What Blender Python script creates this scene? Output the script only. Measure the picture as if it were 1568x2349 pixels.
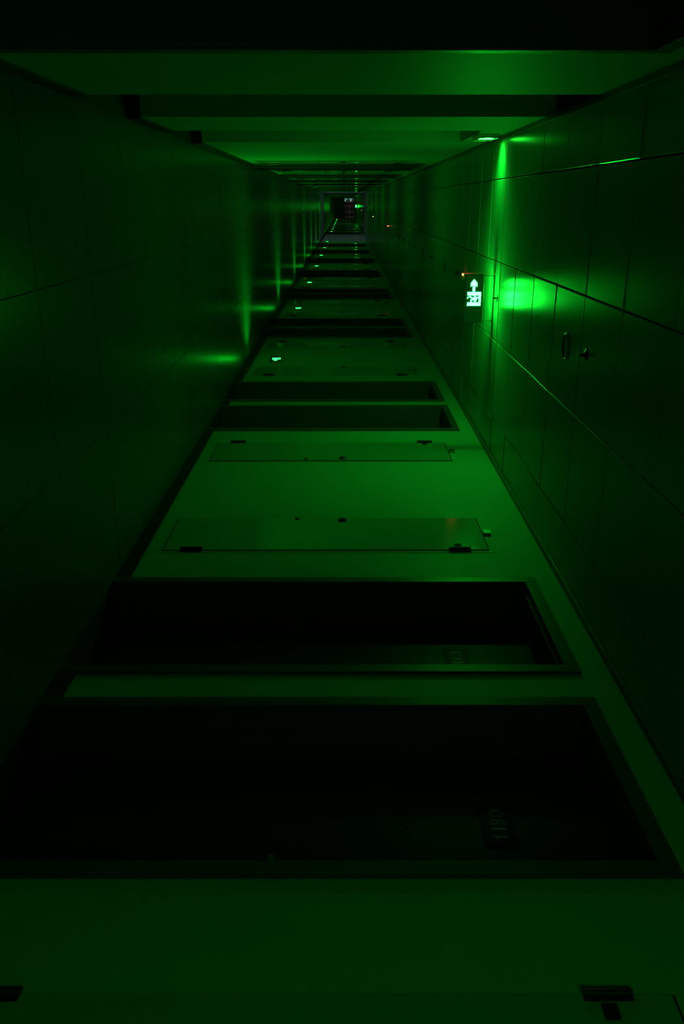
import bpy, math, random
from mathutils import Matrix, Vector

for o in list(bpy.data.objects):
    bpy.data.objects.remove(o, do_unlink=True)
random.seed(7)
S = bpy.context.scene
C = S.collection

# ------------------------------------------------------------------ camera (turned on its side: image right is up)
EYE = 1.277
FOC = 1930.0
TH = math.atan(712.5 / FOC)
cam_d = bpy.data.cameras.new('camera')
cam_d.sensor_fit = 'AUTO'
cam_d.sensor_width = 36.0
cam_d.lens = 36.0 * FOC / 2349.0
cam_d.shift_x = -6.0 / 2349.0
cam_d.clip_start = 0.05
cam_d.clip_end = 400
cam = bpy.data.objects.new('camera', cam_d)
C.objects.link(cam)
D = Vector((math.sin(TH), math.cos(TH), 0))
R = Vector((math.cos(TH), -math.sin(TH), 0))
UP = Vector((0, 0, 1))
mw = Matrix.Identity(4)
for i, ax in enumerate((UP, -R, -D)):
    for j in range(3):
        mw[j][i] = ax[j]
mw.translation = Vector((0, 0, EYE))
cam.matrix_world = mw
S.camera = cam

# ------------------------------------------------------------------ world and exposure
W = bpy.data.worlds.new('night_sky')
S.world = W
W.use_nodes = True
W.node_tree.nodes['Background'].inputs[0].default_value = (0.55, 0.5, 0.45, 1)
W.node_tree.nodes['Background'].inputs[1].default_value = 0.004
S.view_settings.view_transform = 'Standard'
S.view_settings.look = 'None'
S.view_settings.exposure = 0.0
S.view_settings.gamma = 1.0
S.view_settings.use_curve_mapping = False
S.cycles.use_denoising = True
S.cycles.max_bounces = 8
S.cycles.diffuse_bounces = 5
S.cycles.glossy_bounces = 5
S.cycles.sample_clamp_indirect = 6.0
S.cycles.caustics_reflective = False
S.cycles.caustics_refractive = False

SIGN_HANG = 112.0      # strength of the hanging exit sign's pictogram
SIGN_HEAD = 26.0      # of the sign above the stair opening
SIGN_FLOOR = 24.0      # of the floor-level signs
LED_RED = 13.0
LAMP_FLOOR = 7.5         # watts of the narrow-beam lamp inside each wall sign
LAMP_HEAD = 2.9
LAMP_SPREAD = 125.0

# ------------------------------------------------------------------ dimensions
XL, XR, ZC = -0.466, 1.974, 2.470
Y0, Y1 = -8.0, 109.0
DOOR_H = 2.33
REC = 0.225
ALC1 = (4.343, 5.44)
ALC2 = (6.48, 7.686)
HEAD2 = 2.247
LOBBY = (47.0, 55.0)

# ------------------------------------------------------------------ materials
def mat(name, col, rough=0.5, metal=0.0, spec=0.5, noise=0.0, nscale=8.0, nstretch=(1, 1, 1), bump=0.0, rvar=0.0, coat=0.0):
    m = bpy.data.materials.new(name)
    m.use_nodes = True
    nt = m.node_tree
    b = nt.nodes['Principled BSDF']
    b.inputs['Base Color'].default_value = (*col, 1)
    b.inputs['Roughness'].default_value = rough
    b.inputs['Metallic'].default_value = metal
    b.inputs['Specular IOR Level'].default_value = spec
    b.inputs['Coat Weight'].default_value = coat
    if noise or bump or rvar:
        tc = nt.nodes.new('ShaderNodeTexCoord')
        mp = nt.nodes.new('ShaderNodeMapping')
        mp.inputs['Scale'].default_value = nstretch
        n = nt.nodes.new('ShaderNodeTexNoise')
        n.inputs['Scale'].default_value = nscale
        n.inputs['Detail'].default_value = 5
        nt.links.new(tc.outputs['Object'], mp.inputs['Vector'])
        nt.links.new(mp.outputs['Vector'], n.inputs['Vector'])
        if noise:
            r = nt.nodes.new('ShaderNodeMapRange')
            r.inputs['To Min'].default_value = 1 - noise
            r.inputs['To Max'].default_value = 1 + noise
            nt.links.new(n.outputs['Fac'], r.inputs['Value'])
            mx = nt.nodes.new('ShaderNodeMix')
            mx.data_type = 'RGBA'
            mx.blend_type = 'MULTIPLY'
            mx.inputs['Factor'].default_value = 1
            mx.inputs[6].default_value = (*col, 1)
            nt.links.new(r.outputs['Result'], mx.inputs[7])
            nt.links.new(mx.outputs[2], b.inputs['Base Color'])
        if rvar:
            r2 = nt.nodes.new('ShaderNodeMapRange')
            r2.inputs['To Min'].default_value = max(0.02, rough - rvar)
            r2.inputs['To Max'].default_value = rough + rvar
            nt.links.new(n.outputs['Fac'], r2.inputs['Value'])
            nt.links.new(r2.outputs['Result'], b.inputs['Roughness'])
        if bump:
            bp = nt.nodes.new('ShaderNodeBump')
            bp.inputs['Strength'].default_value = bump
            bp.inputs['Distance'].default_value = 0.01
            nt.links.new(n.outputs['Fac'], bp.inputs['Height'])
            nt.links.new(bp.outputs['Normal'], b.inputs['Normal'])
    return m

def glow(name, rgb):
    m = bpy.data.materials.new(name)
    m.use_nodes = True
    nt = m.node_tree
    b = nt.nodes['Principled BSDF']
    k = max(rgb)
    b.inputs['Base Color'].default_value = (0.02, 0.02, 0.02, 1)
    b.inputs['Emission Color'].default_value = (rgb[0] / k, rgb[1] / k, rgb[2] / k, 1)
    b.inputs['Emission Strength'].default_value = k
    return m

M = {}
M['wall'] = mat('wall_paint', (0.62, 0.62, 0.60), 0.55, spec=0.35, noise=0.03, nscale=3, bump=0.02)
M['alcove'] = mat('alcove_paint', (0.60, 0.60, 0.58), 0.55, spec=0.35, noise=0.03, nscale=3)
M['lobby'] = mat('lobby_stone', (0.55, 0.55, 0.53), 0.5, noise=0.05, nscale=4)
M['panel'] = mat('ceiling_panel', (0.46, 0.46, 0.45), 0.235, spec=0.045, noise=0.03, nscale=3)
M['void'] = mat('ceiling_void', (0.02, 0.02, 0.02), 0.8)
M['tile'] = mat('floor_tile', (0.16, 0.16, 0.155), 0.27, spec=0.14, noise=0.05, nscale=3, rvar=0.015)
M['grout'] = mat('floor_grout', (0.03, 0.03, 0.03), 0.8)
M['skirt'] = mat('skirting_stone', (0.012, 0.012, 0.012), 0.35, noise=0.2, nscale=20)
M['wood'] = mat('door_wood', (0.036, 0.033, 0.03), 0.36, spec=0.28, noise=0.35, nscale=5, nstretch=(8, 8, 0.6), rvar=0.06)
M['frame'] = mat('frame_wood', (0.115, 0.108, 0.10), 0.4, spec=0.3, noise=0.25, nscale=6, nstretch=(8, 8, 0.6))
M['hatch'] = mat('hatch_paint', (0.52, 0.52, 0.50), 0.13, spec=0.5, noise=0.03, nscale=6, bump=0.04)
M['gap'] = mat('dark_gap', (0.008, 0.008, 0.008), 0.8)
M['steel'] = mat('brushed_steel', (0.35, 0.36, 0.37), 0.28, metal=1.0, noise=0.1, nscale=40)
M['darksteel'] = mat('dark_steel', (0.06, 0.065, 0.07), 0.3, metal=0.8, noise=0.1, nscale=40)
M['chrome'] = mat('chrome', (0.6, 0.6, 0.6), 0.12, metal=1.0, noise=0.05, nscale=30)
M['black'] = mat('black_plastic', (0.012, 0.012, 0.012), 0.3, noise=0.1, nscale=20)
M['plaque'] = mat('plaque_black', (0.004, 0.004, 0.004), 0.35, spec=0.15, noise=0.1, nscale=20)
M['brass'] = mat('plaque_lettering', (0.32, 0.31, 0.28), 0.4, metal=0.3, noise=0.05, nscale=20)
M['white'] = mat('white_plastic', (0.32, 0.32, 0.31), 0.5, noise=0.03, nscale=20)
M['trim'] = mat('ceiling_trim', (0.10, 0.10, 0.10), 0.35, metal=0.3, noise=0.08, nscale=8)
M['bead'] = mat('trim_bead', (0.45, 0.45, 0.45), 0.25, metal=0.7, noise=0.05, nscale=8)
M['signglass'] = mat('sign_glass', (0.004, 0.02, 0.008), 0.2, spec=0.4, noise=0.1, nscale=20)
M['signlit'] = glow('sign_panel_backlit', (0.0, 0.021, 0.0012))
M['lens_off'] = mat('lamp_lens_off', (0.03, 0.03, 0.03), 0.3, noise=0.1, nscale=20)
M['facade'] = mat('facade_brown', (0.26, 0.22, 0.19), 0.8, noise=0.1, nscale=2)
M['winframe'] = mat('window_frame_grey', (0.5, 0.52, 0.5), 0.5, noise=0.03, nscale=5)
M['mullion'] = mat('mullion_dark', (0.01, 0.01, 0.01), 0.5, noise=0.1, nscale=5)
M['glass'] = bpy.data.materials.new('window_glass')
M['glass'].use_nodes = True
gb = M['glass'].node_tree.nodes['Principled BSDF']
gb.inputs['Transmission Weight'].default_value = 1
gb.inputs['Roughness'].default_value = 0.0
gb.inputs['IOR'].default_value = 1.02
M['glow_hang'] = glow('lit_green_bright', (0.66, SIGN_HANG, 0.034 * SIGN_HANG))
M['glow_head'] = glow('lit_green_header', (0.4, SIGN_HEAD, 0.028 * SIGN_HEAD))
M['glow_floor'] = glow('lit_green_floor', (0.12, SIGN_FLOOR, 0.025 * SIGN_FLOOR))
M['glow_edge'] = glow('lit_sign_edge', (0.0, 0.45, 0.02))
M['led_red'] = glow('led_red', (LED_RED, LED_RED * 0.16, LED_RED * 0.03))
M['led_amber'] = glow('led_amber', (6.0, 6.0, 0.3))
M['lit_window'] = glow('far_lit_window', (0.12, 0.5, 0.36))
M['lit_window_white'] = glow('far_lit_window_white', (0.35, 0.5, 0.5))
M['fill_lit'] = glow('lobby_fill_lens', (2.0, 3.4, 3.3))

# ------------------------------------------------------------------ mesh builder
class MB:
    def __init__(s):
        s.v, s.f, s.m = [], [], []
        s.cur = 0
    def box(s, x0, x1, y0, y1, z0, z1, ch=0.0):
        i = len(s.v)
        s.v += [(x0, y0, z0), (x1, y0, z0), (x1, y1, z0), (x0, y1, z0), (x0, y0, z1), (x1, y0, z1), (x1, y1, z1), (x0, y1, z1)]
        s.f += [(i, i+3, i+2, i+1), (i+4, i+5, i+6, i+7), (i, i+1, i+5, i+4), (i+1, i+2, i+6, i+5), (i+2, i+3, i+7, i+6), (i+3, i, i+4, i+7)]
        return s
    def quad(s, a, b, c, d):
        i = len(s.v)
        s.v += [a, b, c, d]
        s.f.append((i, i+1, i+2, i+3))
        return s
    def prism(s, pts, fn, d0, d1):
        """outline pts (a, b), extruded between depths d0 and d1; fn(a, b, d) -> xyz"""
        i, n = len(s.v), len(pts)
        s.v += [fn(a, b, d0) for a, b in pts] + [fn(a, b, d1) for a, b in pts]
        s.f.append(tuple(range(i + n - 1, i - 1, -1)))
        s.f.append(tuple(range(i + n, i + 2 * n)))
        for k in range(n):
            q = (k + 1) % n
            s.f.append((i + k, i + q, i + n + q, i + n + k))
        return s
    def lathe(s, prof, fn, n=20, caps=True):
        """prof: list of (radius, height); fn(x, y, h) -> xyz"""
        i = len(s.v)
        for r, h in prof:
            for k in range(n):
                a = 2 * math.pi * k / n
                s.v.append(fn(r * math.cos(a), r * math.sin(a), h))
        for j in range(len(prof) - 1):
            for k in range(n):
                q = (k + 1) % n
                s.f.append((i + j*n + k, i + j*n + q, i + (j+1)*n + q, i + (j+1)*n + k))
        if caps:
            s.f.append(tuple(i + k for k in range(n - 1, -1, -1)))
            s.f.append(tuple(i + (len(prof)-1)*n + k for k in range(n)))
        return s
    def ribbon(s, pts, fn, d0, d1):
        """pts: (a, b, half width); a stroke of varying width as one outline"""
        L, Rr = [], []
        n = len(pts)
        for k, (a, b, w) in enumerate(pts):
            p, q = pts[max(0, k-1)], pts[min(n-1, k+1)]
            dx, dy = q[0]-p[0], q[1]-p[1]
            l = math.hypot(dx, dy) or 1
            nx, ny = -dy/l, dx/l
            L.append((a + nx*w, b + ny*w))
            Rr.append((a - nx*w, b - ny*w))
        for k in range(n - 1):
            s.prism([L[k], Rr[k], Rr[k+1], L[k+1]], fn, d0, d1)
        return s
    def capsule(s, a0, b0, a1, b1, r, fn, d0, d1, n=7):
        an = math.atan2(b1 - b0, a1 - a0)
        pts = []
        for k in range(n + 1):
            t = an + math.pi/2 - math.pi * k / n
            pts.append((a1 + r*math.cos(t), b1 + r*math.sin(t)))
        for k in range(n + 1):
            t = an - math.pi/2 - math.pi * k / n
            pts.append((a0 + r*math.cos(t), b0 + r*math.sin(t)))
        return s.prism(pts, fn, d0, d1)
    def mesh(s, name, m):
        me = bpy.data.meshes.new(name)
        me.from_pydata(s.v, [], s.f)
        me.materials.append(m)
        import bmesh
        bm = bmesh.new()
        bm.from_mesh(me)
        bmesh.ops.remove_doubles(bm, verts=bm.verts, dist=1e-6)
        bmesh.ops.recalc_face_normals(bm, faces=bm.faces)
        bm.to_mesh(me)
        bm.free()
        return me
    def build(s, name, m, parent=None, bevel=0.0, smooth=False):
        o = bpy.data.objects.new(name, s.mesh(name, m))
        C.objects.link(o)
        if parent:
            o.parent = parent
        if bevel:
            b = o.modifiers.new('edge', 'BEVEL')
            b.width = bevel
            b.segments = 2
            b.limit_method = 'ANGLE'
        if smooth:
            for p in o.data.polygons:
                p.use_smooth = True
            o.data.set_sharp_from_angle(angle=math.radians(40))
        return o

def tag(o, label, cat, group=None, kind=None):
    o['label'] = label
    o['category'] = cat
    if group:
        o['group'] = group
    if kind:
        o['kind'] = kind
    return o

def empty(name, loc):
    o = bpy.data.objects.new(name, None)
    o.empty_display_size = 0.1
    o.location = loc
    C.objects.link(o)
    return o

def kids(o):
    return list(o.children)

def copy_tree(o, parent=None):
    c = o.copy()
    C.objects.link(c)
    c.parent = parent
    for ch in kids(o):
        copy_tree(ch, c)
    return c

ORD = ['first', 'second', 'third', 'fourth', 'fifth', 'sixth', 'seventh', 'eighth', 'ninth', 'tenth', 'eleventh', 'twelfth',
       'thirteenth', 'fourteenth', 'fifteenth', 'sixteenth', 'seventeenth', 'eighteenth', 'nineteenth', 'twentieth']

# ------------------------------------------------------------------ layout along the corridor
PAIR_R = [3.158, 8.585, 14.2, 19.66, 25.3, 30.9, 36.5, 42.1] + [58.4 + 5.6 * k for k in range(9)]
PAIR_L = [13.0, 17.6, 22.0, 26.2, 30.4, 34.6, 38.8, 43.0] + [58.4 + 5.6 * k for k in range(9)]
DOORS_R, DOORS_L = [], []
for c in PAIR_R:
    DOORS_R += [(c - 1.102, c - 0.102), (c + 0.102, c + 1.102)]
for c in PAIR_L:
    DOORS_L += [(c - 1.05, c - 0.102), (c + 0.102, c + 1.05)]
NEAR_L = (2.075, 3.075)

# ------------------------------------------------------------------ walls
def wall(name, X, sgn, y0, y1, openings, m, label, T=0.32, z1=ZC + 0.06):
    ys = sorted({y0, y1} | {v for a, b, _z in openings for v in (a, b)})
    zs = sorted({0.0, z1} | {z for _a, _b, z in openings})
    def solid(i, j):
        if i < 0 or j < 0 or i >= len(ys)-1 or j >= len(zs)-1:
            return False
        yc, zc = (ys[i]+ys[i+1])/2, (zs[j]+zs[j+1])/2
        return not any(a < yc < b and zc < z for a, b, z in openings)
    idx, v, f = {}, [], []
    def P(i, j, k):
        key = (i, j, k)
        if key not in idx:
            idx[key] = len(v)
            v.append((X + sgn * T * k, ys[i], zs[j]))
        return idx[key]
    for i in range(len(ys)-1):
        for j in range(len(zs)-1):
            if not solid(i, j):
                continue
            f.append((P(i,j,0), P(i+1,j,0), P(i+1,j+1,0), P(i,j+1,0)))
            f.append((P(i,j,1), P(i,j+1,1), P(i+1,j+1,1), P(i+1,j,1)))
            if not solid(i-1, j): f.append((P(i,j,0), P(i,j+1,0), P(i,j+1,1), P(i,j,1)))
            if not solid(i+1, j): f.append((P(i+1,j,0), P(i+1,j,1), P(i+1,j+1,1), P(i+1,j+1,0)))
            if not solid(i, j-1): f.append((P(i,j,0), P(i,j,1), P(i+1,j,1), P(i+1,j,0)))
            if not solid(i, j+1): f.append((P(i,j+1,0), P(i+1,j+1,0), P(i+1,j+1,1), P(i,j+1,1)))
    b = MB()
    b.v, b.f = v, f
    o = b.build(name, m)
    return tag(o, label, 'wall', kind='structure')

IN = 0.035
def holes(ds):
    return [(a + IN, b - IN, DOOR_H - IN) for a, b in ds]
wall('wall_right', XR, 1, Y0, Y1, holes(DOORS_R), M['wall'], 'long pale painted corridor wall across the lower half of the photo')
wall('wall_left', XL, -1, Y0, ALC1[0], holes([NEAR_L]), M['wall'], 'short pale wall piece along the top of the photo, nearest the camera')
wall('wall_left', XL, -1, ALC1[1], LOBBY[0], [(ALC2[0], ALC2[1], HEAD2)] + holes([d for d in DOORS_L if d[0] < LOBBY[0]]), M['wall'],
     'long pale wall at the top of the photo with the stair opening')
wall('wall_left', XL, -1, LOBBY[1], Y1, holes([d for d in DOORS_L if d[0] > LOBBY[0]]), M['wall'],
     'far pale wall beyond the grey lit lobby, upper side of the photo')

# side recess 1 (full height), stair opening recess 2, lobby
def recess(name, y0, y1, depth, ztop, m, what):
    x0, x1 = XL - 0.32, XL - depth
    tag(MB().box(x1 - 0.1, x1, y0 - 0.1, y1 + 0.1, 0, ztop).build('wall_' + name, m), 'back wall inside the ' + what, 'wall', kind='structure')
    for ya, yb, w in ((y0 - 0.1, y0, 'nearer'), (y1, y1 + 0.1, 'farther')):
        tag(MB().box(x1, x0, ya, yb, 0, ztop).build('wall_' + name, m), w + ' side wall inside the ' + what, 'wall', kind='structure')
    tag(MB().box(x1 - 0.1, x0, y0 - 0.1, y1 + 0.1, ztop, ztop + 0.06).build('ceiling', m), 'plain ceiling inside the ' + what, 'ceiling', kind='structure')
    tag(MB().box(x1 - 0.1, XL - 0.002, y0, y1, -0.08, -0.004).build('floor', M['tile']), 'tiled floor inside the ' + what, 'floor', kind='structure')
recess('passage', ALC1[0], ALC1[1], 1.6, ZC + 0.03, M['alcove'], 'first dark opening in the upper wall')
recess('stair', ALC2[0], ALC2[1], 1.1, HEAD2 + 0.03, M['alcove'], 'stair opening under the upper exit sign')
recess('lobby', LOBBY[0], LOBBY[1], 5.5, ZC + 0.03, M['lobby'], 'grey lit lift lobby halfway along')

wb = MB().box(XL - 0.4, XR + 0.4, Y0 - 0.2, Y0, 0, ZC + 0.06).build('wall_back', M['wall'])
tag(wb, 'pale wall closing the corridor behind the camera', 'wall', kind='structure')
# end wall with its window opening
WZ0, WZ1, WX0, WX1 = 1.28, 2.46, XL + 0.02, XR - 0.02
b = MB()
b.box(XL - 0.4, XR + 0.4, Y1, Y1 + 0.2, 0, WZ0)
b.box(XL - 0.4, XR + 0.4, Y1, Y1 + 0.2, WZ1, ZC + 0.06)
for xa, xb in ((XL - 0.4, WX0), (WX1, XR + 0.4)):
    b.box(xa, xb, Y1, Y1 + 0.2, WZ0, WZ1)
M['endpaint'] = mat('end_wall_paint', (0.2, 0.2, 0.19), 0.6, spec=0.2, noise=0.05, nscale=3)
tag(b.build('wall_end', M['endpaint']), 'dark end wall under the window at the far end of the corridor', 'wall', kind='structure')

# ------------------------------------------------------------------ floor with tiles
fl = MB().box(XL - 0.3, XR + 0.3, Y0 - 0.2, Y1 + 0.2, -0.2, -0.006).build('floor', M['grout'])
tag(fl, 'polished grey tile floor along the left side of the photo', 'floor', kind='structure')
TX = [XL - 0.001, 0.346, 1.146, XR + 0.001]
def tile_mesh(w, l):
    g, ch = 0.0016, 0.0012
    b = MB()
    i = 0
    o_ = [(g, g), (w - g, g), (w - g, l - g), (g, l - g)]
    n_ = [(g + ch, g + ch), (w - g - ch, g + ch), (w - g - ch, l - g - ch), (g + ch, l - g - ch)]
    b.v = [(x, y, -0.006) for x, y in o_] + [(x, y, -ch) for x, y in o_] + [(x, y, 0) for x, y in n_]
    b.f = [(8, 9, 10, 11)]
    for k in range(4):
        q = (k + 1) % 4
        b.f += [(k, q, 4 + q, 4 + k), (4 + k, 4 + q, 8 + q, 8 + k)]
    return b
tm = [tile_mesh(TX[i+1] - TX[i], 0.8).mesh('tile', M['tile']) for i in range(3)]
ROW0 = 3.6 - 0.8 * 3
for r in range(19):
    for i in range(3):
        o = bpy.data.objects.new('tile', tm[i])
        o.parent = fl
        o.location = (TX[i], ROW0 + 0.8 * r, random.uniform(-0.0005, 0.0005))
        o.rotation_euler = (random.uniform(-1, 1) * 0.0006, random.uniform(-1, 1) * 0.0006, 0)
        C.objects.link(o)
far = MB()
def add_rows(dst, src, x, y, z=0.0):
    k = len(dst.v)
    dst.v += [(a + x, b_ + y, c + z) for a, b_, c in src.v]
    dst.f += [tuple(k + q for q in f) for f in src.f]
rows = [r for r in range(-5, 136) if not 0 <= r < 19]
tb = [tile_mesh(TX[i+1] - TX[i], 0.8) for i in range(3)]
for r in rows:
    y = ROW0 + 0.8 * r
    if y + 0.8 > Y1 or y < Y0:
        continue
    for i in range(3):
        add_rows(far, tb[i], TX[i], y)
o = far.build('far_tiles', M['tile'], fl)
o['kind'] = 'stuff'

# ------------------------------------------------------------------ ceiling with panels
ce = MB().box(XL - 0.3, XR + 0.3, Y0 - 0.2, Y1 + 0.2, ZC + 0.045, ZC + 0.2).build('ceiling', M['void'])
tag(ce, 'dark glossy panelled ceiling down the right side of the photo', 'ceiling', kind='structure')
CX = [XL + 0.004, -0.16, 0.44, 1.04, 1.64, XR - 0.004]
def panel_mesh(w, l, N=4, sag=0.0013):
    """tray panel: upright lip, chamfer and a face that sags a little in the middle"""
    g, ch, hh = 0.0028, 0.004, 0.03
    b = MB()
    ax, ay = w/2 - g, l/2 - g
    ring = lambda kx, ky, z: [(-kx, -ky, z), (kx, -ky, z), (kx, ky, z), (-kx, ky, z)]
    b.v = ring(ax, ay, hh) + ring(ax, ay, ch) + ring(ax - ch, ay - ch, 0)
    b.f = [(0, 1, 2, 3)]
    for k in range(4):
        q = (k + 1) % 4
        b.f += [(k, 4 + k, 4 + q, q), (4 + k, 8 + k, 8 + q, 4 + q)]
    i0 = len(b.v)
    for j in range(N + 1):
        for i in range(N + 1):
            x, y = (2*i/N - 1), (2*j/N - 1)
            b.v.append((x * (ax - ch), y * (ay - ch), -sag * (1 - x*x) * (1 - y*y)))
    for j in range(N):
        for i in range(N):
            p = i0 + j*(N+1) + i
            b.f.append((p, p + N + 1, p + N + 2, p + 1))
    return b
pb = [panel_mesh(CX[i+1] - CX[i], 0.6) for i in range(5)]
pm = [p.mesh('panel', M['panel']) for p in pb]
for me in pm:
    for p in me.polygons:
        p.use_smooth = True
    me.set_sharp_from_angle(angle=math.radians(20))
pb = [panel_mesh(CX[i+1] - CX[i], 0.6, 2) for i in range(5)]
CR0 = 4.28 - 0.6 * 4
for r in range(27):
    for i in range(5):
        o = bpy.data.objects.new('panel', pm[i])
        o.parent = ce
        o.location = ((CX[i] + CX[i+1]) / 2, CR0 + 0.6 * r + 0.3, ZC + random.uniform(-0.0008, 0.0008))
        o.rotation_euler = (random.gauss(0, 0.0045), random.gauss(0, 0.0025), 0)
        C.objects.link(o)
far = MB()
for r in range(-8, 200):
    if 0 <= r < 27:
        continue
    y = CR0 + 0.6 * r
    if y < Y0 or y + 0.6 > Y1:
        continue
    for i in range(5):
        k = len(far.v)
        ax, ay = random.gauss(0, 0.0028), random.gauss(0, 0.0022)
        far.v += [((CX[i] + CX[i+1]) / 2 + a, y + 0.3 + b_, ZC + c + b_ * ax + a * ay) for a, b_, c in pb[i].v]
        far.f += [tuple(k + q for q in f) for f in pb[i].f]
o = far.build('far_panels', M['panel'], ce)
o['kind'] = 'stuff'

# perimeter trims of the ceiling
for n, (xa, xb, xl) in enumerate(((XR - 0.046, XR, XR - 0.046), (XL, XL + 0.032, XL + 0.032))):
    o = MB().box(xa, xb, Y0, Y1, ZC - 0.009, ZC - 0.003).build('trim_%d' % (n + 1), M['trim'])
    tag(o, ['dark metal angle trim between ceiling and lower wall', 'dark metal angle trim between ceiling and upper wall'][n], 'trim', kind='structure')
    MB().box(xl - 0.003, xl + 0.003, Y0, Y1, ZC - 0.014, ZC - 0.002).build('bead', M['bead'], o)

# ------------------------------------------------------------------ skirting boards
def runs(y0, y1, gaps):
    out, y = [], y0
    for a, b_ in sorted(gaps):
        if a > y:
            out.append((y, a))
        y = max(y, b_)
    if y < y1:
        out.append((y, y1))
    return out
def skirting(name, X, sgn, segs, label):
    o = empty(name, (X, 0, 0))
    tag(o, label, 'skirting board', kind='structure')
    for a, b_ in segs:
        m = MB().box(0 if sgn > 0 else -0.012, 0.012 if sgn > 0 else 0, a + 0.001, b_ - 0.001, 0.0, 0.082)
        m.build('board', M['skirt'], o)
    return o
skirting('baseboard_right', XR, -1, runs(Y0, Y1, DOORS_R), 'black skirting board at the foot of the lower wall')
sk = skirting('baseboard_left', XL, 1, runs(Y0, Y1, DOORS_L + [NEAR_L, ALC1, ALC2, LOBBY]), 'black skirting board at the foot of the upper wall')
for y, d in ((ALC1[1], 1.6), (ALC2[1], 1.1)):
    MB().box(-d, 0.012, y - 0.012, y, 0.0, 0.082).build('board', M['skirt'], sk)

# ------------------------------------------------------------------ doors
def digits(b, txt, fn, h, step):
    """serif numerals from strokes; origin at the left foot"""
    w = h * 0.5
    for n, ch in enumerate(txt):
        ox = n * step
        T = lambda pts: [(ox + x * w, y * h, t * h) for x, y, t in pts]
        d0, d1 = 0.0, 0.0015
        if ch == '8':
            top = [(0.5 + 0.34*math.cos(a), 0.76 + 0.22*math.sin(a), 0.03 + 0.03*abs(math.cos(a))) for a in [2*math.pi*k/14 for k in range(15)]]
            bot = [(0.5 + 0.42*math.cos(a), 0.27 + 0.25*math.sin(a), 0.03 + 0.035*abs(math.cos(a))) for a in [2*math.pi*k/14 for k in range(15)]]
            b.ribbon(T(top), fn, d0, d1).ribbon(T(bot), fn, d0, d1)
        elif ch == '1':
            b.ribbon(T([(0.5, 0.0, 0.075), (0.5, 1.0, 0.075)]), fn, d0, d1)
            b.ribbon(T([(0.15, 0.02, 0.02), (0.85, 0.02, 0.02)]), fn, d0, d1)
            b.ribbon(T([(0.2, 0.9, 0.02), (0.5, 0.98, 0.02)]), fn, d0, d1)
        elif ch == '3':
            top = [(0.42 + 0.36*math.cos(a), 0.76 + 0.22*math.sin(a), 0.03 + 0.04*max(0, math.cos(a))) for a in [math.radians(160 - 230*k/12) for k in range(13)]]
            bot = [(0.42 + 0.42*math.cos(a), 0.27 + 0.25*math.sin(a), 0.03 + 0.045*max(0, math.cos(a))) for a in [math.radians(80 - 240*k/12) for k in range(13)]]
            b.ribbon(T(top), fn, d0, d1).ribbon(T(bot), fn, d0, d1)
            for x, y in ((0.12, 0.82), (0.08, 0.2)):
                b.prism([(ox + (x + 0.12*math.cos(a))*w, (y + 0.06*math.sin(a))*h) for a in [2*math.pi*k/8 for k in range(8)]], fn, d0, d1)
        elif ch == '5':
            b.ribbon(T([(0.2, 0.96, 0.045), (0.85, 0.96, 0.045)]), fn, d0, d1)
            b.ribbon(T([(0.2, 0.98, 0.022), (0.2, 0.52, 0.022)]), fn, d0, d1)
            bot = [(0.42 + 0.42*math.cos(a), 0.3 + 0.28*math.sin(a), 0.03 + 0.045*max(0, math.cos(a))) for a in [math.radians(125 - 290*k/14) for k in range(15)]]
            b.ribbon(T(bot), fn, d0, d1)

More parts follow.
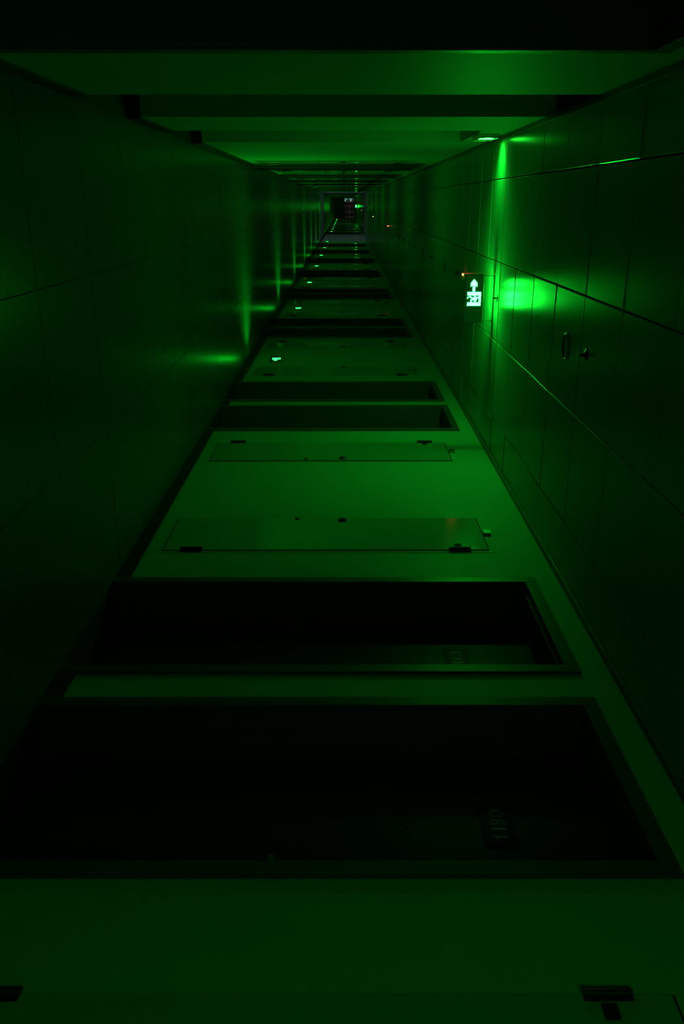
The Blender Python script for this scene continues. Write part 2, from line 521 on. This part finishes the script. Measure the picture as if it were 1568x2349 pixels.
def make_door(name, y0, y1, side, handle, detail, number=None):
    """side: +1 in the right wall, -1 in the left wall. handle: +1 on the far edge, -1 on the near edge"""
    X = XR if side > 0 else XL
    yc, hw = (y0 + y1) / 2, (y1 - y0) / 2
    r = empty(name, (X, yc, 0))
    def bx(b, d0, d1, ya, yb, za, zb):          # depth measured into the wall
        x0, x1 = sorted((side * d0, side * d1))
        return b.box(x0, x1, ya, yb, za, zb)
    F = 0.062
    if detail:
        for sg in (-1, 1):
            a, c = sorted((sg * hw, sg * (hw - F)))
            b = MB()
            bx(b, -0.016, 0.0, a, c, 0, DOOR_H)
            a, c = sorted((sg * (hw - IN - 0.001), sg * (hw - F)))
            bx(b, 0.0, 0.30, a, c, 0, DOOR_H - IN - 0.001)
            b.build('jamb', M['frame'], r, bevel=0.002)
        b = MB()
        bx(b, -0.016, 0.0, -hw + F, hw - F, DOOR_H - F, DOOR_H)
        bx(b, 0.0, 0.30, -hw + F, hw - F, DOOR_H - F, DOOR_H - IN - 0.001)
        b.build('head', M['frame'], r, bevel=0.002)
        b = MB()
        bx(b, 0.03, 0.045, -hw + F, hw - F, DOOR_H - F - 0.012, DOOR_H - F)
        b.build('seal', M['darksteel'], r)
    else:
        b = MB()
        for sg in (-1, 1):
            a, c = sorted((sg * hw, sg * (hw - F)))
            bx(b, -0.016, 0.30, a, c, 0, DOOR_H) if False else bx(b, -0.016, 0.0, a, c, 0, DOOR_H)
            a, c = sorted((sg * (hw - IN - 0.001), sg * (hw - F)))
            bx(b, 0.0, 0.30, a, c, 0, DOOR_H - IN - 0.001)
        bx(b, -0.016, 0.0, -hw + F, hw - F, DOOR_H - F, DOOR_H)
        bx(b, 0.0, 0.30, -hw + F, hw - F, DOOR_H - F, DOOR_H - IN - 0.001)
        b.build('frame', M['frame'], r)
    b = MB()
    g = 0.004
    bx(b, REC, REC + 0.05, -hw + F + g, hw - F - g, 0.008, DOOR_H - F - g)
    leaf = b.build('leaf', M['wood'], r, bevel=0.002 if detail else 0)
    if detail:
        yh = handle * (hw - F - 0.095)
        h = bx(MB(), REC - 0.012, REC + 0.001, yh - 0.032, yh + 0.032, 0.855, 1.195).build('lock_plate', M['darksteel'], r, bevel=0.003)
        b = MB()
        bx(b, REC - 0.055, REC - 0.012, yh - 0.011, yh + 0.011, 1.01, 1.032)
        ya, yb = sorted((yh + handle * 0.012, yh - handle * 0.125))
        bx(b, REC - 0.066, REC - 0.05, ya, yb, 1.009, 1.033)
        b.build('lever', M['chrome'], h, bevel=0.003)
        bx(MB(), REC - 0.006, REC + 0.001, -0.012, 0.012, 1.5, 1.524).build('peephole', M['darksteel'], r, bevel=0.003)
        p = bx(MB(), REC - 0.007, REC + 0.001, -0.115, 0.115, 1.79, 1.915).build('room_plaque', M['plaque'], r, bevel=0.001)
        if number:
            # seen from the corridor the reading direction runs towards -y on the right wall
            fn = lambda a, c, d: (side * (REC - 0.007 - d), 0.115 - a if side > 0 else a - 0.115, 1.79 + c)
            b = MB()
            digits(b, number, lambda a, c, d: fn(a + 0.092, c + 0.032, d), 0.056, 0.036)
            n = b.build('numerals', M['brass'], p)
            b = MB()
            ring = [(0.05 + 0.028*math.cos(t), 0.063 + 0.028*math.sin(t), 0.0016) for t in [2*math.pi*k/24 for k in range(25)]]
            b.ribbon(ring, fn, 0, 0.0015)
            cres = [(0.054 + 0.015*math.cos(t), 0.063 + 0.015*math.sin(t), 0.0015 + 0.004*max(0, -math.cos(t))) for t in [math.radians(50 + 260*k/14) for k in range(15)]]
            b.ribbon(cres, fn, 0, 0.0015)
            b.build('emblem', M['brass'], p)
    return r

n_door = 0
def next_door():
    global n_door
    n_door += 1
    return 'door_%d' % n_door
NUM = {0: '813', 1: '815'}
for k, (a, b_) in enumerate(DOORS_R):
    det = a < 27
    r = make_door(next_door(), a, b_, 1, -1 if k % 2 == 0 else 1, det, NUM.get(k))
    if k == 0:
        lab = 'dark wooden door with black plaque reading 813, nearest on the lower wall'
    elif k == 1:
        lab = 'dark wooden door with tall lock plate, second on the lower wall'
    else:
        lab = 'dark wooden door, %s of the %s door pair along the lower wall' % ('nearer' if k % 2 == 0 else 'farther', ORD[k // 2])
    tag(r, lab, 'door', 'guest room doors on the lower wall', 'structure')
r = make_door(next_door(), *NEAR_L, -1, -1, True)
tag(r, 'dark wooden door filling the top edge of the photo', 'door', 'guest room doors on the upper wall', 'structure')
for k, (a, b_) in enumerate(DOORS_L):
    r = make_door(next_door(), a, b_, -1, -1 if k % 2 == 0 else 1, a < 19)
    tag(r, 'dark wooden door, %s of the %s door pair along the upper wall' % ('nearer' if k % 2 == 0 else 'farther', ORD[k // 2]),
        'door', 'guest room doors on the upper wall', 'structure')

# ------------------------------------------------------------------ service hatches
HW = 0.275
def make_hatch(side, hinge):
    """hinge: -1 near edge, +1 far edge; root at the wall face, hatch centre"""
    r = empty('service_hatch', (0, 0, 0))
    def bx(b, d0, d1, ya, yb, za, zb):
        x0, x1 = sorted((-side * d0, -side * d1))
        return b.box(x0, x1, ya, yb, za, zb)
    z0, z1 = 0.175, 2.15
    b = MB()
    t = 0.03
    bx(b, 0.0, 0.0022, -HW - t, HW + t, z0 - t, z0)
    bx(b, 0.0, 0.0022, -HW - t, HW + t, z1, z1 + t)
    bx(b, 0.0, 0.0022, -HW - t, -HW, z0, z1)
    bx(b, 0.0, 0.0022, HW, HW + t, z0, z1)
    b.build('frame', M['wall'], r)
    bx(MB(), 0.0, 0.0015, -HW, HW, z0, z1).build('gap', M['gap'], r)
    g = 0.004
    gl = 0.009
    ya = -HW + (g if hinge < 0 else gl)
    yb = HW - (g if hinge > 0 else gl)
    bx(MB(), 0.0016, 0.0095, ya, yb, z0 + gl, z1 - gl).build('panel', M['hatch'], r, bevel=0.0015)
    for zz in (0.29, 1.905):
        b = MB()
        y = hinge * (HW - 0.004)
        bx(b, 0.006, 0.013, y - 0.022, y + 0.022, zz, zz + 0.13)
        fn = lambda x, yy, h_: (-side * (0.016 + x), y + yy, zz + h_)
        b.lathe([(0.011, 0.0), (0.011, 0.13)], fn, 10)
        b.build('hinge', M['darksteel'], r)
    yl = -hinge * (HW - 0.055)
    b = MB()
    b.lathe([(0.027, 0.0095), (0.027, 0.018), (0.02, 0.024), (0.008, 0.024)], lambda x, yy, h_: (-side * h_, yl + yy, 1.262 + x), 18)
    b.build('lock', M['black'], r)
    b = MB()
    b.lathe([(0.013, 0.0095), (0.013, 0.018)], lambda x, yy, h_: (-side * h_, -hinge * (HW - 0.03) + yy, 0.965 + x), 14)
    b.build('small_lock', M['black'], r)
    yk = hinge * (HW - 0.058)
    bx(MB(), 0.0096, 0.016, yk - 0.022, yk + 0.022, 1.945, 1.985).build('catch', M['gap'], r)
    b = MB()
    bx(b, 0.0022, 0.02, -0.03, 0.03, z1 + 0.003, z1 + 0.048)
    b.build('latch', M['steel'], r)
    return r

H_R, H_L = [], []
for k, c in enumerate(PAIR_R):
    nxt = PAIR_R[k + 1] if k + 1 < len(PAIR_R) else None
    if k == 0:
        H_R.append((c - 1.51 - HW, 1, 'just before the first door pair'))
    elif k != 8:
        H_R.append((c - 1.51 - HW, 1, 'just before the %s door pair' % ORD[k]))
    H_R.append((c + 1.51 + HW, -1, 'just past the %s door pair' % ORD[k]))
for k, c in enumerate(PAIR_L):
    if k != 8:
        H_L.append((c - 1.33 - HW, 1, 'just before the %s door pair' % ORD[k]))
    H_L.append((c + 1.33 + HW, -1, 'just past the %s door pair' % ORD[k]))
proto = {}
for side, lst, X, wn in ((1, H_R, XR, 'lower'), (-1, H_L, XL, 'upper')):
    for y, hg, where in lst:
        if y > 45 and y < 57:
            continue
        if (side, hg) not in proto:
            o = proto[(side, hg)] = make_hatch(side, hg)
        else:
            o = copy_tree(proto[(side, hg)])
        o.location = (X, y, 0)
        tag(o, 'tall flush painted service hatch %s on the %s wall' % (where, wn), 'hatch', 'service hatches along the %s wall' % wn)
        if side > 0 and hg > 0 and y < 2:
            o['label'] = 'tall painted service hatch cut off by the bottom edge of the photo'

# ------------------------------------------------------------------ exit signs
def exit_art(root, fn, m, mirror=1, w=0.37):
    """arrow, doorway and running figure; a runs right, b runs up, in metres from the sign's lower left corner"""
    q = 0.000264
    def cv(pts):                                  # measured outline (x = up, y = right)
        return [((y - 425) * q, (x + (y - 930) * 0.05 - 330) * q * 1.02) for x, y in pts]
    def A(a, b_, d):
        return fn(a if mirror > 0 else w - a, b_, d)
    b = MB()
    b.prism(cv([(600, 555), (500, 672), (500, 778), (558, 722), (550, 912), (622, 912), (635, 722), (690, 778), (695, 672)]), A, 0, 0.001)
    b.build('arrow', m, root)
    b = MB()
    b.prism(cv([(400, 930), (800, 930), (800, 1030), (400, 1030)]), A, 0, 0.001)
    b.prism(cv([(395, 1235), (785, 1235), (780, 1335), (380, 1335)]), A, 0, 0.001)
    b.prism(cv([(738, 1030), (798, 1030), (788, 1235), (728, 1235)]), A, 0, 0.001)
    b.build('doorway', m, root)
    b = MB()
    def cap(x0, y0, x1, y1, r):
        (a0, b0), (a1, b1) = cv([(x0, y0), (x1, y1)])
        b.capsule(a0, b0, a1, b1, r * q, A, 0, 0.0008)
    (ha, hb), = cv([(703, 1096)])
    b.prism([(ha + 28*q*math.cos(t), hb + 28*q*math.sin(t)) for t in [2*math.pi*k/14 for k in range(14)]], A, 0, 0.0008)
    cap(645, 1105, 590, 1135, 34)
    cap(645, 1085, 603, 1048, 20)
    cap(655, 1140, 648, 1180, 19)
    cap(648, 1180, 602, 1208, 19)
    cap(580, 1125, 462, 1066, 20)
    cap(580, 1140, 505, 1168, 21)
    cap(505, 1168, 506, 1218, 20)
    b.prism(cv([(392, 1140), (392, 1095), (410, 1065), (436, 1085)]), A, 0, 0.0008)
    b.build('running_figure', m, root)

# hanging, double-sided
SX, SY, SZ = 0.73, 6.92, 2.238
hs = empty('hanging_exit_sign', (SX, SY, SZ))
tag(hs, 'lit green exit sign hanging from the ceiling, running figure and arrow', 'exit sign')
w2, hh, td = 0.185, 0.137, 0.014
MB().box(-w2, w2, -td, td, 0, hh).build('panel', M['signlit'], hs, bevel=0.003)
b = MB()
b.box(-w2 - 0.004, w2 + 0.004, -td - 0.002, td + 0.002, -0.004, 0.0)
b.box(-w2 - 0.004, w2 + 0.004, -td - 0.002, td + 0.002, hh, hh + 0.006)
b.box(w2, w2 + 0.004, -td - 0.002, td + 0.002, 0, hh)
b.box(-w2 - 0.004, -w2, -td - 0.002, td + 0.002, 0, hh)
b.build('rim', M['steel'], hs)
front = empty('front_face', (0, 0, 0)); front.parent = hs
back = empty('rear_face', (0, 0, 0)); back.parent = hs
exit_art(front, lambda a, c, d: (a - w2, -td - 0.0005 - d, c), M['glow_hang'])
exit_art(back, lambda a, c, d: (w2 - a, td + 0.0005 + d, c), M['glow_hang'], mirror=-1)
for sx in (-1, 1):
    MB().lathe([(0.003, hh + 0.006), (0.003, ZC - SZ - 0.004)], lambda x, y, h_: (sx * (w2 - 0.008) + x, y, h_), 8).build('hanger', M['steel'], hs)
    MB().lathe([(0.016, ZC - SZ - 0.006), (0.016, ZC - SZ)], lambda x, y, h_: (sx * (w2 - 0.008) + x, y, h_), 12).build('ceiling_cup', M['steel'], hs)
hs2 = copy_tree(hs)
hs2.location = (0.44, 81.0, SZ)
hs2['label'] = 'tiny far lit green exit sign hanging in front of the end window'

# on a wall: flat box; side = which wall; dirn = direction of the arrow along the corridor
def wall_sign(name, X, side, m, watts):
    r = empty(name, (X, 0, 0))
    fx = -side
    b = MB()
    x0, x1 = sorted((0, fx * 0.026))
    b.box(x0, x1, -0.18, 0.18, 0, 0.137)
    b.build('housing', M['signglass'], r, bevel=0.003)
    b = MB()
    x0, x1 = sorted((0.0, fx * 0.03))
    for ya, yb, za, zb in ((-0.187, -0.18, -0.007, 0.144), (0.18, 0.187, -0.007, 0.144), (-0.18, 0.18, -0.007, 0), (-0.18, 0.18, 0.137, 0.144)):
        b.box(x0, x1, ya, yb, za, zb)
    b.build('rim', M['chrome'], r)
    # a viewer facing the right wall reads towards -y; facing the left wall towards +y
    k = 0.36 / 0.37
    if side > 0:
        exit_art(r, lambda a, c, d: (fx * (0.0265 + d), 0.18 - k * a, c), m, mirror=-1)
    else:
        exit_art(r, lambda a, c, d: (fx * (0.0265 + d), -0.18 + k * a, c), m, mirror=1)
    # the edge-lit panel throws its light mostly straight out from the wall
    l = bpy.data.lights.new('sign_lamp', 'AREA')
    l.shape = 'RECTANGLE'
    l.size, l.size_y = 0.20, 0.11
    l.energy = watts
    l.spread = math.radians(LAMP_SPREAD)
    l.color = (0.002, 1.0, 0.028)
    lo = bpy.data.objects.new('sign_lamp', l)
    lo.location = (fx * 0.031, 0.0, 0.068)
    lo.rotation_euler = Vector((fx, 0, 0)).to_track_quat('-Z', 'Z').to_euler()
    lo.parent = r
    C.objects.link(lo)
    return r
head = wall_sign('exit_sign', XL, -1, M['glow_head'], LAMP_HEAD)
head.location = (XL, 6.9, 2.268)
tag(head, 'lit green exit sign on the wall above the stair opening, seen edge on', 'exit sign')
fill_sign = copy_tree(head)  # extra sign out of view, added to brighten the near walls
fill_sign.location = (XL, -1.3, 2.268)
for ch in fill_sign.children:
    if ch.type == 'LIGHT':
        ch.data = ch.data.copy()
        ch.data.energy = 3.4
fill_sign['label'] = 'unseen green exit sign added behind the camera to brighten the near walls'
h2 = copy_tree(head)
h2.location = (XL, 82.0, 2.268)
for ch in h2.children:
    if ch.type == 'LIGHT':
        ch.data = ch.data.copy()
        ch.data.energy = 1.2
h2['label'] = 'tiny far lit exit sign on the upper wall near the end window'

fs = wall_sign('floor_exit_sign', XR, 1, M['glow_floor'], LAMP_FLOOR)
FS_Y = [11.13, 16.76, 22.29, 28.13, 33.9, 39.57, 45.6] + [c + 2.55 for c in PAIR_R[8:]]
far_lamp = [c_ for c_ in fs.children if c_.type == 'LIGHT'][0].data.copy()
far_lamp.energy = LAMP_FLOOR * 0.4
for k, y in enumerate(FS_Y):
    o = fs if k == 0 else copy_tree(fs)
    o.location = (XR, y, 0.303)
    if y > 50:
        for ch in o.children:
            if ch.type == 'LIGHT':
                ch.data = far_lamp
    tag(o, 'small lit green exit sign near the floor, %s from the camera along the lower wall' % ORD[k], 'exit sign', 'lit floor level exit signs')
o = copy_tree(fs)  # unseen sign added to light the near wall and floor
o.location = (XR, -0.1, 0.303)
for ch in o.children:
    if ch.type == 'LIGHT':
        ch.data = ch.data.copy()
        ch.data.energy = 3.5
tag(o, 'unseen floor level exit sign added beside the camera to light the near end', 'exit sign', 'lit floor level exit signs')

# ------------------------------------------------------------------ ceiling fittings
def fz(x0, y0):
    return lambda x, y, h_: (x0 + x, y0 + y, h_)
sp = empty('sprinkler', (0, 0, 0))
MB().lathe([(0.030, 0.0), (0.030, -0.003), (0.016, -0.012)], fz(0, 0), 18).build('rose', M['darksteel'], sp, smooth=True)
MB().lathe([(0.008, -0.01), (0.008, -0.03), (0.004, -0.03), (0.004, -0.042)], fz(0, 0), 12).build('stem', M['darksteel'], sp)
MB().lathe([(0.015, -0.042), (0.015, -0.0445)], fz(0, 0), 14).build('deflector', M['steel'], sp)
SPY = [4.16, 6.75, 9.23, 11.97, 14.8, 17.5, 20.2, 22.9, 25.7, 28.4]
for k, y in enumerate(SPY):
    o = sp if k == 0 else copy_tree(sp)
    o.location = (0.71, y, ZC - 0.0005)
    lab = {0: 'small dark sprinkler head on the ceiling beside the round unlit downlight', 1: 'small sprinkler head on the ceiling right above the hanging exit sign'}.get(k, 'small sprinkler head on the ceiling, %s from the camera' % ORD[k])
    tag(o, lab, 'sprinkler', 'sprinkler heads along the ceiling')
dl = empty('downlight', (0, 0, 0))
MB().lathe([(0.058, 0.0), (0.0765, 0.0), (0.0765, -0.004), (0.066, -0.009), (0.058, -0.006), (0.058, 0.0)], fz(0, 0), 28, caps=False).build('ring', M['white'], dl, smooth=True)
MB().lathe([(0.058, 0.0), (0.058, -0.0015)], fz(0, 0), 28).build('lens', M['lens_off'], dl)
for k, y in enumerate([4.56, 7.47, 10.4, 13.3, 16.2, 19.1, 22.0]):
    o = dl if k == 0 else copy_tree(dl)
    o.location = (0.735, y, ZC - 0.0005)
    lab = {0: 'round unlit downlight in the ceiling, nearest the camera beside a sprinkler', 1: 'round unlit downlight in the ceiling just behind the hanging exit sign'}.get(k, 'round unlit downlight in the ceiling, %s from the camera' % ORD[k])
    tag(o, lab, 'light', 'unlit downlights along the ceiling')
def detector(y, x, m, label):
    r = empty('smoke_detector', (x, y, ZC - 0.0005))
    MB().lathe([(0.05, 0.0), (0.05, -0.010)], fz(0, 0), 24).build('base', M['white'], r)
    MB().lathe([(0.042, -0.010), (0.040, -0.026), (0.026, -0.034)], fz(0, 0), 24).build('dome', M['white'], r, smooth=True)
    MB().lathe([(0.010, 0.0), (0.008, -0.006), (0.003, -0.009)], lambda a, c, h_: (-0.02 + a, -0.040 + h_ * 0.9, -0.02 + c), 10).build('indicator', m, r, smooth=True)
    tag(r, label, 'smoke detector', 'smoke detectors along the ceiling')
detector(8.69, 0.70, M['led_red'], 'smoke detector with a glowing red light just behind the hanging exit sign')
detector(24.3, 0.65, M['led_red'], 'far smoke detector with a glowing red light and a long ceiling reflection')
detector(36.96, 0.61, M['led_amber'], 'far smoke detector with a tiny yellow light near the grey lobby')
detector(62.7, 0.60, M['led_red'], 'farthest smoke detector with a tiny red light below the distant exit sign')

# ------------------------------------------------------------------ lobby fill light, added out of view
lamp = empty('lobby_fill', (XL - 5.5, 51.0, 0.5))  # added light box, hidden from the camera, gives the grey band
MB().box(0.0, 0.06, -0.6, 0.6, 0.0, 1.3).build('housing', M['white'], lamp)
MB().box(0.06, 0.065, -0.55, 0.55, 0.05, 1.25).build('lens', M['fill_lit'], lamp)
tag(lamp, 'unseen light box added on the lobby back wall to give the grey light', 'lamp')
for n, (za, zb, lab) in enumerate(((0.0006, 0.003, 'pale stone threshold across the corridor floor at the grey lobby'),
                                   (ZC - 0.012, ZC - 0.002, 'pale stone band across the corridor ceiling at the grey lobby'))):
    tag(MB().box(XL + 0.033, XR - 0.047, LOBBY[0], LOBBY[1], za, zb).build('trim_%d' % (n + 3), M['lobby']), lab, 'trim', kind='structure')

# ------------------------------------------------------------------ end window and the night outside
wn = empty('window_1', (0, Y1, 0))
tag(wn, 'wide window with dark mullions at the far end of the corridor', 'window', kind='structure')
xs = [WX0, 0.17, 0.33, 0.78, 0.98, 1.42, 1.60, WX1]
for k, x in enumerate(xs):
    w = 0.03 if k in (0, len(xs) - 1) else 0.05
    MB().box(max(WX0, x - w), min(WX1, x + w), 0.06, 0.12, WZ0, WZ1).build('mullion', M['mullion'], wn)
for k in range(len(xs) - 1):
    MB().box(xs[k] + 0.03, xs[k+1] - 0.03, 0.085, 0.09, WZ0, WZ1).build('pane', M['glass'], wn)
bl = empty('building', (3.0, 150.0, -20))
tag(bl, 'brown lit facade of a building outside the end window', 'building')
MB().box(-14, 14, 0, 6, 0, 40).build('facade', M['facade'], bl)
MB().box(-14, 14, -0.25, 0.02, 21.93, 22.12).build('ledge', M['winframe'], bl)
for x, z, m in ((-3.38, 21.3, 'lit_window'), (-3.33, 21.62, 'lit_window'), (-3.36, 22.2, 'lit_window'), (-3.33, 22.45, 'lit_window'), (-3.12, 21.36, 'lit_window_white'), (-3.1, 22.3, 'lit_window_white')):
    MB().box(x - 0.09, x + 0.09, -0.3, 0.02, z - 0.09, z + 0.09).build('window', M[m], bl)
la = bpy.data.lights.new('facade_fill', 'AREA')  # unseen area light added to light the facade
la.energy = 60
la.size = 3
la.color = (1.0, 0.88, 0.75)
lo = bpy.data.objects.new('facade_fill', la)
lo.location = (3, 138, 6)
lo.rotation_euler = (math.radians(75), 0, 0)
C.objects.link(lo)
